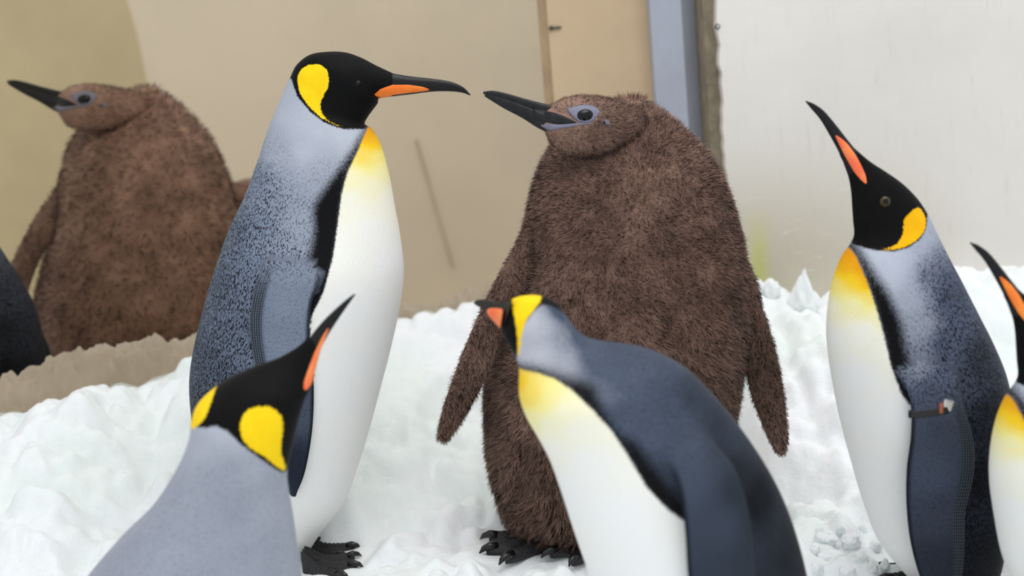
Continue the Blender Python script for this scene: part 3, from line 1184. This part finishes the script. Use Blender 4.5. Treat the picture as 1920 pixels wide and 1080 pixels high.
pb, baseB, treeB = adult('king_penguin', 'king penguin with a black flipper band and raised bill beside the pale wall', YB, (1790, 1140),
      B_body, [B_flip, mirror_far(B_flip)], B_bill, B_plate, B_pol, mat_B, M['plate_coral'], lead=-1, eye=(1660, 378, .0100), shoulder=[(1735, 665, .045)],
      feet=[(-0.02, 0.05, math.pi + .1), (-0.03, -0.06, math.pi + .25)], tail=[(1820, 1105, 1865, 1090, .7, 0), (1850, 1130, 1880, 1110, .9, 0), (1885, 1150, 1895, 1138, 1.3, 0)])
# the band round its flipper
bs = loft([(1703, 771, 1797, 757, .24, -.1225), (1703, 783, 1798, 770, .24, -.1230)], YB, 48, 4, (0.04, 0.04))
bme = mesh_from('flipper_band', bs['V'], bs['F'])
fix_normals(bme)
tB = bvh_of(bme)
bnd = obj('flipper_band', bme, M['band'], pb)
bnd['label'] = 'black plastic band with a silver clasp round the flipper'
o_, d_ = ray(1776, 760)
h = tB.ray_cast(o_, d_)[0] or Vector(at(1776, 760, YB - .14))
cm = box_mesh('clasp', -.009, .009, -.005, .004, -.010, .010, .003)
cm.transform(Matrix.Translation(h) @ Matrix.Rotation(.35, 4, 'Y'))
obj('clasp', cm, M['steel'], bnd)['label'] = 'silver clasp'
km = box_mesh('rivet', -.004, .004, -.006, .003, -.009, .009, .0025)
km.transform(Matrix.Translation(h + Vector((-.011, -.001, -.003))) @ Matrix.Rotation(.1, 4, 'Y'))
obj('rivet', km, M['copper'], bnd)['label'] = 'copper rivet'
for m in (bme, cm, km):
    localise(m, baseB)

# ------------------------------------------------------------------ penguin at the edge: same build, shorter below
YE = 2.0
def shift(st, dx=308, dy=265, k=.52):
    f = lambda y: y + dy if y + dy < 1060 else 1060 + (y + dy - 1060) * k
    return [(a + dx, f(b), c + dx, f(d), kb, o * .9) for a, b, c, d, kb, o in st]
def shp(P, dx=308, dy=265):
    return [(p[0] + dx, p[1] + dy) + tuple(p[2:]) for p in P]
E_pol = {k: ([shp(q) for q in v] if k == 'ear' else shp(v)) for k, v in B_pol.items()}
pe, baseE, treeE = adult('king_penguin', 'king penguin in front of the banded one, only its bill and breast in view', YE, (2090, 1265),
      shift(B_body), [shift(B_flip), mirror_far(shift(B_flip))], shift(B_bill), (shp(B_plate[0]), shp(B_plate[1])), E_pol, mat_B, M['plate_orange'], lead=-1,
      eye=(1968, 643, .007), shoulder=[(2043, 930, .04)], feet=[(-0.02, 0.05, math.pi + .1), (-0.03, -0.06, math.pi + .25)])

# ------------------------------------------------------------------ penguin bending forward in front of the chick
YD = 1.9
D_body = [
    (1310, 1400, 1435, 1390, .85, 0), (1225, 1325, 1485, 1305, .85, 0), (1168, 1232, 1514, 1205, .84, 0), (1128, 1140, 1516, 1112, .82, 0),
    (1097, 1055, 1499, 1025, .80, 0), (1071, 980, 1467, 932, .78, 0), (1050, 915, 1422, 850, .76, 0), (1030, 860, 1364, 770, .74, 0),
    (1008, 818, 1312, 712, .72, 0), (986, 780, 1264, 676, .68, 0), (974, 745, 1206, 652, .62, .005), (973, 715, 1152, 643, .58, .01),
    (973, 692, 1110, 636, .58, .015), (967, 670, 1081, 618, .60, .02), (957, 652, 1063, 594, .64, .025), (948, 636, 1042, 568, .68, .03),
    (942, 622, 1012, 555, .72, .035), (938, 608, 980, 555, .74, .04), (936, 598, 958, 562, .72, .05), (934, 591, 945, 569, .7, .06)]
D_flip = [
    (1230, 800, 1300, 790, .9, -.06), (1250, 860, 1362, 850, .4, -.105), (1276, 930, 1394, 925, .18, -.135), (1285, 1000, 1410, 1000, .14, -.142),
    (1290, 1080, 1414, 1080, .13, -.142), (1302, 1180, 1406, 1180, .14, -.138), (1330, 1270, 1388, 1275, .2, -.13)]
D_bill = [
    (960, 563, 940, 617, .5, .03), (946, 568, 931, 606, .5, .045), (927, 566, 916, 591, .5, .07), (909, 562, 903, 578, .55, .095),
    (896, 562, 892, 572, .6, .115), (889, 565, 888, 568, .6, .125)]
D_pol = dict(
    head=[(960, 690), (970, 690), (974, 660), (981, 625), (1000, 600), (1018, 585), (1040, 590), (1066, 605), (1090, 590), (1060, 500), (850, 500), (850, 690)],
    ear=[[(962, 590), (964, 572), (978, 563), (1002, 563), (1018, 569), (1016, 580), (1000, 598), (986, 618), (979, 645), (976, 678), (972, 676), (971, 640), (967, 615)]],
    white=[(940, 729), (975, 727), (1010, 727), (1045, 733), (1078, 749), (1112, 776), (1150, 815), (1180, 860), (1212, 912), (1252, 952), (1293, 977), (1290, 990), (1320, 1080), (1360, 1250), (1380, 1450), (900, 1450)],
    band=[(970, 724), (1010, 722), (1055, 730), (1110, 742), (1120, 760), (1150, 812), (1190, 838), (1215, 870), (1245, 905), (1280, 945), (1300, 975), (1290, 980), (1250, 955), (1210, 914), (1178, 862), (1148, 818), (1110, 780), (1076, 752), (1044, 736), (1010, 730), (972, 730)],
    dark=[(1000, 640, .05), (1030, 640, .12), (1060, 610, .75), (985, 700, .12), (1020, 690, .08), (1060, 660, .3), (1100, 650, .7), (1060, 710, .22), (1130, 690, .5), (1160, 660, .7), (1210, 670, .6), (1190, 720, .52), (1150, 750, .45), (1210, 780, .55),
          (1270, 700, .6), (1260, 770, .62), (1290, 830, .66), (1310, 760, .8), (1350, 820, .85), (1380, 900, .9), (1430, 950, 1), (1170, 800, .5), (1230, 830, .55), (1240, 880, .62), (1290, 880, .66), (1270, 850, .62), (1340, 960, .72), (1340, 1060, .8), (1440, 1060, .9), (1410, 1050, .85), (1490, 1060, 1), (1420, 1200, 1)],
    yel=[(974, 735, .78), (985, 760, .62), (1000, 740, .6), (1030, 745, .42), (1000, 790, .36), (1060, 765, .26), (1030, 800, .22), (1080, 800, .14), (1040, 850, .1), (1100, 860, .02), (1060, 920, 0), (1150, 950, 0), (1200, 1050, 0), (1120, 1100, 0)])
mat_D = plumage('plumage_slate', srgb(204, 206, 216), srgb(78, 88, 106), srgb(14, 18, 25), srgb(12, 15, 20), 0.3)
pd, baseD, treeD = adult('king_penguin', 'stooping king penguin with dark slate back standing before the brown chick', YD, (1370, 1398),
      D_body, [D_flip, mirror_far(D_flip)], D_bill,
      ([(942, 580, 937, 615, .95, .034), (932, 578, 928, 605, .85, .05), (921, 578, 918, 594, .8, .066), (912, 579, 911, 584, .75, .08)],),
      D_pol, mat_D, M['plate_coral'], lead=-1, shoulder=[(1280, 835, .05)], feet=[(-0.03, 0.06, math.pi), (-0.04, -0.06, math.pi + .2)])

# ------------------------------------------------------------------ penguin seen from behind
YC = 1.9
C_body = [
    (210, 1480, 450, 1480, .8, 0), (130, 1410, 525, 1410, .8, 0), (98, 1300, 566, 1300, .8, 0), (108, 1190, 573, 1195, .78, 0),
    (158, 1090, 566, 1095, .74, 0), (226, 1008, 556, 1020, .72, 0), (280, 955, 549, 968, .72, 0), (316, 906, 541, 922, .76, .0),
    (342, 858, 538, 892, .82, 0), (356, 818, 543, 862, .86, .005), (360, 785, 551, 826, .86, .01), (371, 757, 559, 792, .84, .015),
    (396, 732, 567, 764, .82, .02), (431, 708, 574, 744, .80, .025), (476, 688, 581, 730, .74, .03), (522, 671, 587, 710, .66, .035),
    (557, 651, 593, 687, .58, .04), (577, 633, 599, 664, .52, .045)]
C_bill = [
    (562, 662, 586, 686, .4, .038), (579, 635, 598, 661, .48, .045), (601, 607, 613, 632, .55, .055), (626, 582, 634, 599, .6, .065), (650, 561, 654, 570, .6, .075), (664, 551, 666, 553.5, .6, .082)]
C_flipL = [(150, 1120, 200, 1120, .9, .0), (108, 1190, 150, 1195, .9, -.01), (84, 1270, 118, 1275, 1.2, -.02), (88, 1350, 112, 1352, 1.2, -.02), (105, 1410, 118, 1410, 1.0, -.02)]
C_flipR = [(520, 1130, 560, 1130, .9, .05), (560, 1200, 590, 1200, 1.0, .06), (572, 1280, 598, 1280, 1.4, .07), (575, 1350, 594, 1350, 1.4, .07), (572, 1410, 582, 1410, 1.0, .07)]
C_pol = dict(
    head=[(340, 806), (362, 806), (385, 803), (408, 797), (430, 806), (455, 828), (480, 848), (505, 872), (525, 894), (545, 905), (620, 900), (720, 600), (600, 500), (300, 650)],
    ear=[[(452, 790), (462, 772), (484, 766), (508, 770), (524, 788), (527, 815), (524, 850), (530, 892), (518, 880), (498, 856), (468, 832), (455, 812)],
         [(350, 812), (352, 780), (372, 748), (388, 742), (391, 752), (384, 782), (368, 802)]],
    white_y=0.085,
    dark=[(440, 850, .12), (400, 830, .1), (360, 860, .12), (470, 890, .22), (430, 900, .3), (380, 920, .28), (500, 930, .28), (520, 960, .28), (330, 960, .3), (430, 980, .3), (260, 1000, .3), (350, 1030, .3), (470, 1030, .3), (540, 1050, .3), (200, 1060, .3), (300, 1080, .3), (450, 1080, .3), (400, 1250, .7), (200, 1250, .6)],
    yel=[(450, 900, .2), (450, 1000, 0), (450, 1200, 0)])
mat_C = plumage('plumage_pale_grey', srgb(186, 190, 201), srgb(128, 134, 149), srgb(44, 50, 66), srgb(60, 66, 84), 0.30)
pcn, baseC, treeC = adult('king_penguin', 'pale grey king penguin seen from behind with both yellow ear patches showing', YC, (330, 1481),
      C_body, [C_flipL, C_flipR], C_bill,
      ([(619, 606), (603, 632), (588, 662), (577, 690), (568, 715), (564, 738)], [(621, 610), (611, 632), (601, 660), (594, 688), (588, 715), (575, 742)]),
      C_pol, mat_C, M['plate_coral'], lead=-1, back_view=True, feet=[(-0.06, 0.03, math.pi / 2 + .1), (0.06, 0.03, math.pi / 2 - .2)])

# ------------------------------------------------------------------ the chick
YK = 2.60
K_body = [
    (1010, 1030, 1185, 1032, .85, 0), (966, 988, 1252, 990, .85, 0), (938, 930, 1305, 930, .84, 0), (921, 860, 1343, 860, .82, 0),
    (914, 790, 1368, 790, .80, 0), (914, 725, 1383, 720, .80, 0), (924, 665, 1394, 650, .80, 0), (943, 600, 1400, 590, .80, 0),
    (960, 540, 1397, 530, .80, 0), (974, 480, 1390, 470, .79, 0), (988, 420, 1377, 410, .78, 0), (999, 370, 1359, 355, .76, .005),
    (1012, 325, 1332, 303, .74, .015), (1030, 288, 1297, 262, .72, .03), (1056, 254, 1263, 230, .70, .04), (1090, 226, 1236, 208, .70, .045), (1130, 206, 1212, 197, .7, .05)]
K_head = [
    (1018, 207, 1025, 248, .55, -.085), (1036, 196, 1034, 268, .66, -.085), (1062, 184, 1054, 283, .74, -.083), (1098, 180, 1094, 288, .80, -.080),
    (1138, 185, 1138, 284, .84, -.065), (1172, 194, 1172, 270, .86, -.040), (1200, 204, 1200, 258, .9, -.010)]
K_flipL = [
    (1000, 400, 1040, 430, .9, -.02), (950, 490, 1000, 520, .5, -.075), (914, 556, 965, 580, .34, -.09), (889, 610, 940, 635, .30, -.095),
    (868, 660, 922, 682, .28, -.095), (846, 718, 898, 735, .28, -.09), (828, 775, 868, 788, .32, -.085), (820, 815, 842, 824, .4, -.08)]
K_flipR = [
    (1330, 440, 1375, 450, .9, -.0), (1372, 520, 1415, 520, .6, -.03), (1386, 580, 1430, 578, .40, -.035), (1392, 640, 1449, 638, .32, -.035),
    (1399, 700, 1464, 702, .28, -.03), (1415, 760, 1474, 775, .28, -.025), (1438, 815, 1477, 825, .32, -.02), (1452, 842, 1472, 846, .45, -.02)]
chick_label = 'fluffy dark brown king penguin chick with a pale blue-grey eye ring facing the adult'
baseK = at(1110, 1045, YK); baseK[2] = 0.0
kroot = empty('penguin_chick', baseK)
tag(kroot, chick_label, 'penguin chick')
kme, kfc, kt, ku, ksid = union('body', [loft(K_body, YK, 84, 7, (.4, .5)), loft(K_head, YK, 64, 9, (.3, .6)), loft(K_flipL, YK, 40, 8, (.4, .8)), loft(K_flipR, YK, 40, 8, (.4, .8))])
# bill: upper and lower halves
ub = loft([(1085, 212, 1080, 229, .9, -.085), (1050, 201, 1052, 223, .8, -.088), (1020, 194, 1024, 213, .62, -.088), (985, 185, 988, 201, .52, -.088), (950, 175, 952, 189, .50, -.088), (925, 170, 925, 181, .5, -.088), (908, 171.5, 907, 176.5, .5, -.088)], YK, 36, 8, (.2, .7))
lb = loft([(1078, 226, 1068, 250, .9, -.085), (1048, 219, 1040, 252, .62, -.088), (1018, 209, 1012, 242, .5, -.088), (985, 197, 980, 222, .48, -.088), (950, 185, 946, 204, .46, -.088), (925, 178, 923, 190, .46, -.088), (910, 177.5, 909, 181, .5, -.088)], YK, 36, 8, (.2, .7))
ume, lme = mesh_from('upper_bill', ub['V'], ub['F']), mesh_from('lower_bill', lb['V'], lb['F'])
fix_normals(ume); fix_normals(lme)
ktree = bvh_of(kme, ume, lme)
kbt = bvh_of(kme)
obj('upper_bill', ume, M['bill_chick'], kroot)
lbo = obj('lower_bill', lme, M['bill_chick'], kroot)
RING = ([(1063, 204), (1075, 200), (1090, 196.5), (1106, 196.5), (1118, 201), (1125, 209)], [(1064, 208), (1075, 222), (1085, 229), (1100, 231), (1113, 227), (1125, 211)])
GAPE = ([(1010, 228), (1030, 233), (1055, 233), (1080, 231), (1110, 230)], [(1016, 240), (1032, 245), (1055, 241), (1080, 236), (1110, 232)])
EARP = ([(1128, 230), (1133, 225), (1137, 222), (1141, 228), (1143, 231)], [(1128, 232), (1133, 234), (1137, 234), (1141, 234), (1143, 233)])
kp = []
for nm, (tp, bt), lf in (('eye_ring', RING, .0032), ('gape_skin', GAPE, .0030), ('ear_skin', EARP, .0030)):
    m_ = conform(nm, tp, bt, kbt, YK, lift=lf, nu=22, nv=11, rim=.0005)
    oo = obj(nm, m_, M['skin_pale'], kroot)
    oo['label'] = {'eye_ring': 'pale blue-grey bare skin round the eye', 'gape_skin': 'pale grey skin below the bill', 'ear_skin': 'small pale ear patch'}[nm]
    kp.append(m_)
bsm = conform('bill_side', [(1000, 203), (1020, 207), (1042, 212), (1062, 219), (1082, 230)], [(1002, 222), (1018, 228), (1040, 232.5), (1060, 233.5), (1082, 231.5)], ktree, YK, lift=.0022, nu=22, nv=9, rim=.0003)
obj('bill_side', bsm, M['bill_chick'], lbo)
kp.append(bsm)
rt = bvh_of(kp[0])
em = eye_mesh(1098, 214.5, rt, .0210, YK, sink=.68, asp=.72)
obj('eye', em, M['eye_chick'], kroot)
eh = eye_mesh(1134, 230, bvh_of(kp[2]), .003, YK, sink=.6)
obj('ear_hole', eh, M['claw'], kroot)
kp += [em, eh]

# down: colour by place on the bird, strands combed downwards and gathered into tufts
KP = coords(kme)
def down_color(P, var):
    s = 0.52 + 0.16 * vnoise(P[:, 0] * 22, P[:, 1] * 22, P[:, 2] * 22) + 0.10 * vnoise(P[:, 0] * 60 + 9, P[:, 1] * 60, P[:, 2] * 60)
    s = np.clip(s, 0, 1)[:, None]
    a, b, c = (np.array(srgb(*q)[:3]) for q in ((206, 172, 154), (156, 124, 109), (50, 36, 32)))
    col = np.where(s < .5, a + (b - a) * s * 2, b + (c - b) * (s - .5) * 2)
    return col * var[:, None]


def set_col(me, col):
    a = me.color_attributes.new('fcol', 'FLOAT_COLOR', 'POINT')
    a.data.foreach_set('color', np.concatenate([col, np.ones((len(col), 1))], 1).astype(np.float32).ravel())


set_col(kme, down_color(KP, np.where(ksid >= 2, .72, 1.0)))


def strands(name, me, sid, count, seed, near_bias=0.35):
    r = np.random.default_rng(seed)
    me.calc_loop_triangles()
    nt = len(me.loop_triangles)
    tri = np.empty(nt * 3, dtype=np.int32)
    me.loop_triangles.foreach_get('vertices', tri)
    tri = tri.reshape(-1, 3)
    V = coords(me)
    VN = np.empty(len(V) * 3, dtype=np.float32)
    me.vertices.foreach_get('normal', VN)
    VN = VN.reshape(-1, 3).astype(float)
    A, B, C = V[tri[:, 0]], V[tri[:, 1]], V[tri[:, 2]]
    fn = np.cross(B - A, C - A)
    ar = np.linalg.norm(fn, axis=1)
    ny_ = fn[:, 1] / np.maximum(ar, 1e-12)
    wgt = ar * (near_bias + (1 - near_bias) * (ny_ < 0.25))
    hd = sid[tri[:, 0]]
    wgt = wgt * np.where(hd == 1, 1.9, 1.0) * np.where(hd >= 2, 1.4, 1.0)
    ti = r.choice(nt, count, p=wgt / wgt.sum())
    u, v = r.random(count), r.random(count)
    q = u + v > 1
    u[q], v[q] = 1 - u[q], 1 - v[q]
    wA = (1 - u - v)
    P = A[ti] * wA[:, None] + B[ti] * u[:, None] + C[ti] * v[:, None]
    Nn = VN[tri[ti, 0]] * wA[:, None] + VN[tri[ti, 1]] * u[:, None] + VN[tri[ti, 2]] * v[:, None]
    Nn /= np.linalg.norm(Nn, axis=1)[:, None]
    S = sid[tri[ti, 0]]
    # keep bare skin and bill free
    P2 = P[:, [0, 2]]
    bare = np.full(count, -1.0)
    for tp, bt in (RING, GAPE, EARP):
        bare = np.maximum(bare, sdf(P2, px_poly(list(tp) + list(bt)[::-1], YK - .11)))
    bl = sdf(P2, px_poly([(900, 160), (1000, 184), (1028, 203), (1060, 214), (1084, 229), (1085, 233), (1040, 238), (1018, 242), (900, 190)], YK - .11))
    keep = ((bare < 0.0005) | (S != 1)) & ((bl < 0.001) | (S != 1))
    P, Nn, S = P[keep], Nn[keep], S[keep]
    n = len(P)
    low = sstep(-P[:, 2], -0.30, -0.06)                 # towards the feet the down is wet and spiky
    L = np.where(S == 1, 0.0065, np.where(S >= 2, 0.0075, 0.0115 + 0.010 * low))
    facedist = np.linalg.norm(P - np.array(at(1040, 225, YK - .1)), axis=1)
    L = np.where(S == 1, L * (0.6 + 0.4 * sstep(facedist, .02, .09)), L)
    L = L * r.uniform(.65, 1.2, n) * np.where(r.random(n) < .10, 1.55, 1.0)
    flow = np.tile(np.array((0, 0, -1.0)), (n, 1))
    flow[S == 1] = (0.9, 0, -0.25)
    flow += 0.75 * np.stack([vnoise(P[:, 0] * 16 + k * 31, P[:, 1] * 16, P[:, 2] * 16) for k in range(3)], 1)
    flow += 0.55 * np.stack([vnoise(P[:, 0] * 48 + k * 17, P[:, 1] * 48, P[:, 2] * 48) for k in range(3)], 1)
    flow -= Nn * (flow * Nn).sum(1)[:, None]
    up = np.where(S == 1, .55, np.where(S >= 2, .40, .62 - .1 * low))[:, None]
    D = Nn * up + flow * (1.05 - up) + r.normal(0, .22, (n, 3))
    D /= np.linalg.norm(D, axis=1)[:, None]
    tip = P + D * L[:, None]
    # tufts
    nc = n // 14
    ci = r.choice(n, nc, replace=False)
    kd = KDTree(nc)
    for i, c in enumerate(ci):
        kd.insert(P[c], i)
    kd.balance()
    own = np.array([ci[kd.find(p)[1]] for p in P])
    cl = (0.22 + 0.55 * low)[:, None] * np.where(S == 1, .6, 1.0)[:, None]
    tip = tip * (1 - cl) + tip[own] * cl + D * (L * .15)[:, None]
    mid1 = P + (tip - P) * .5 + Nn * (L * .10)[:, None]
    W = np.cross(D, r.normal(0, 1, (n, 3)))
    W /= np.linalg.norm(W, axis=1)[:, None]
    w0 = np.where(S == 1, .00024, .00034)[:, None] * r.uniform(.8, 1.3, (n, 1)) * (160000 / max(count, 60000)) ** .35
    R0 = P - Nn * .001
    Vs = np.stack([R0 - W * w0, R0 + W * w0, mid1 - W * w0 * .85, mid1 + W * w0 * .85, tip], 1)
    b = np.arange(n)[:, None] * 5
    loops = np.concatenate([b + 0, b + 1, b + 3, b + 2, b + 2, b + 3, b + 4], 1).ravel()
    ls = np.concatenate([np.arange(n)[:, None] * 7 + 0, np.arange(n)[:, None] * 7 + 4], 1).ravel()
    m = bpy.data.meshes.new(name)
    m.vertices.add(n * 5)
    m.vertices.foreach_set('co', Vs.astype(np.float32).ravel())
    m.loops.add(n * 7)
    m.loops.foreach_set('vertex_index', loops.astype(np.int32))
    m.polygons.add(n * 2)
    m.polygons.foreach_set('loop_start', ls.astype(np.int32))
    m.update(calc_edges=True)
    m.polygons.foreach_set('use_smooth', np.ones(n * 2, dtype=bool))
    col = down_color(P, r.uniform(.72, 1.3, n) * np.where(S >= 2, .72, 1.0))
    set_col(m, np.repeat(col, 5, axis=0))
    sn = Nn * .75 + np.cross(W, D) * np.sign((np.cross(W, D) * Nn).sum(1))[:, None] * .5
    sn /= np.linalg.norm(sn, axis=1)[:, None]
    m.normals_split_custom_set_from_vertices(np.repeat(sn, 5, axis=0).astype(np.float32))
    return m


fur = strands('down', kme, ksid, 300000, 5)
fur_far = strands('down_far', kme, ksid, 60000, 6, 0.6)
b = obj('body', kme, M['down'], kroot)
fo_ = obj('down', fur, M['down'], kroot)
fo_['kind'] = 'stuff'
fo_['label'] = 'fluffy brown down'
for m in [kme, ume, lme, fur, fur_far] + kp:
    localise(m, baseK)
p1 = at(1025, 1045, 2.53) - baseK
add_foot(kroot, (p1[0], 2.53 - YK, .032), math.pi + .25, 1.25)
p2 = at(1130, 1045, 2.50) - baseK
add_foot(kroot, (p2[0], 2.50 - YK, .032), math.pi + 1.0, 1.2)


# ------------------------------------------------------------------ birds behind the glass
def behind_chick(px, py, ref, Y, scale, label, rz=0.0):
    """the chick's pixel ref is brought to px,py at depth Y"""
    r = copy_tree(kroot)
    r.name = 'penguin_chick'
    r.scale = (scale,) * 3
    q = (at(ref[0], ref[1], YK) - baseK) * scale
    p = at(px, py, Y)
    r.location = Vector(p - q)
    r['label'] = label
    for c in [x for x in bpy.data.objects if x.parent == r]:
        nm = c.name.split('.')[0]
        if nm == 'down':
            if not fur_far.materials:
                fur_far.materials.append(M['down'])
            c.data = fur_far
    return r


bc1 = behind_chick(36, 152, (905, 172), 3.80, 1.16, 'large dark brown chick behind the tinted glass with its bill raised')
bc2 = behind_chick(445, 338, (1150, 182), 4.45, .82, 'small brown chick behind the glass, half hidden by a larger chick')
g1 = copy_tree(pb)
g1.name = 'king_penguin'
g1['label'] = 'king penguin behind the tinted glass beside the large chick, back and tail in view'
g1.location = Vector(baseB) + Vector(at(76, 640, 3.35) - at(1893, 800, YB))
print('behind z', bc1.location.z, bc2.location.z, g1.location.z, 'feet px', [tuple(round(float(q), 3) for q in b_) for b_ in (baseA, baseB, baseC, baseD, baseE, baseK)])
for c in [x for x in bpy.data.objects if x.parent == g1 and x.name.startswith('flipper_band')]:
    for g in [x for x in bpy.data.objects if x.parent == c]:
        bpy.data.objects.remove(g)
    bpy.data.objects.remove(c)
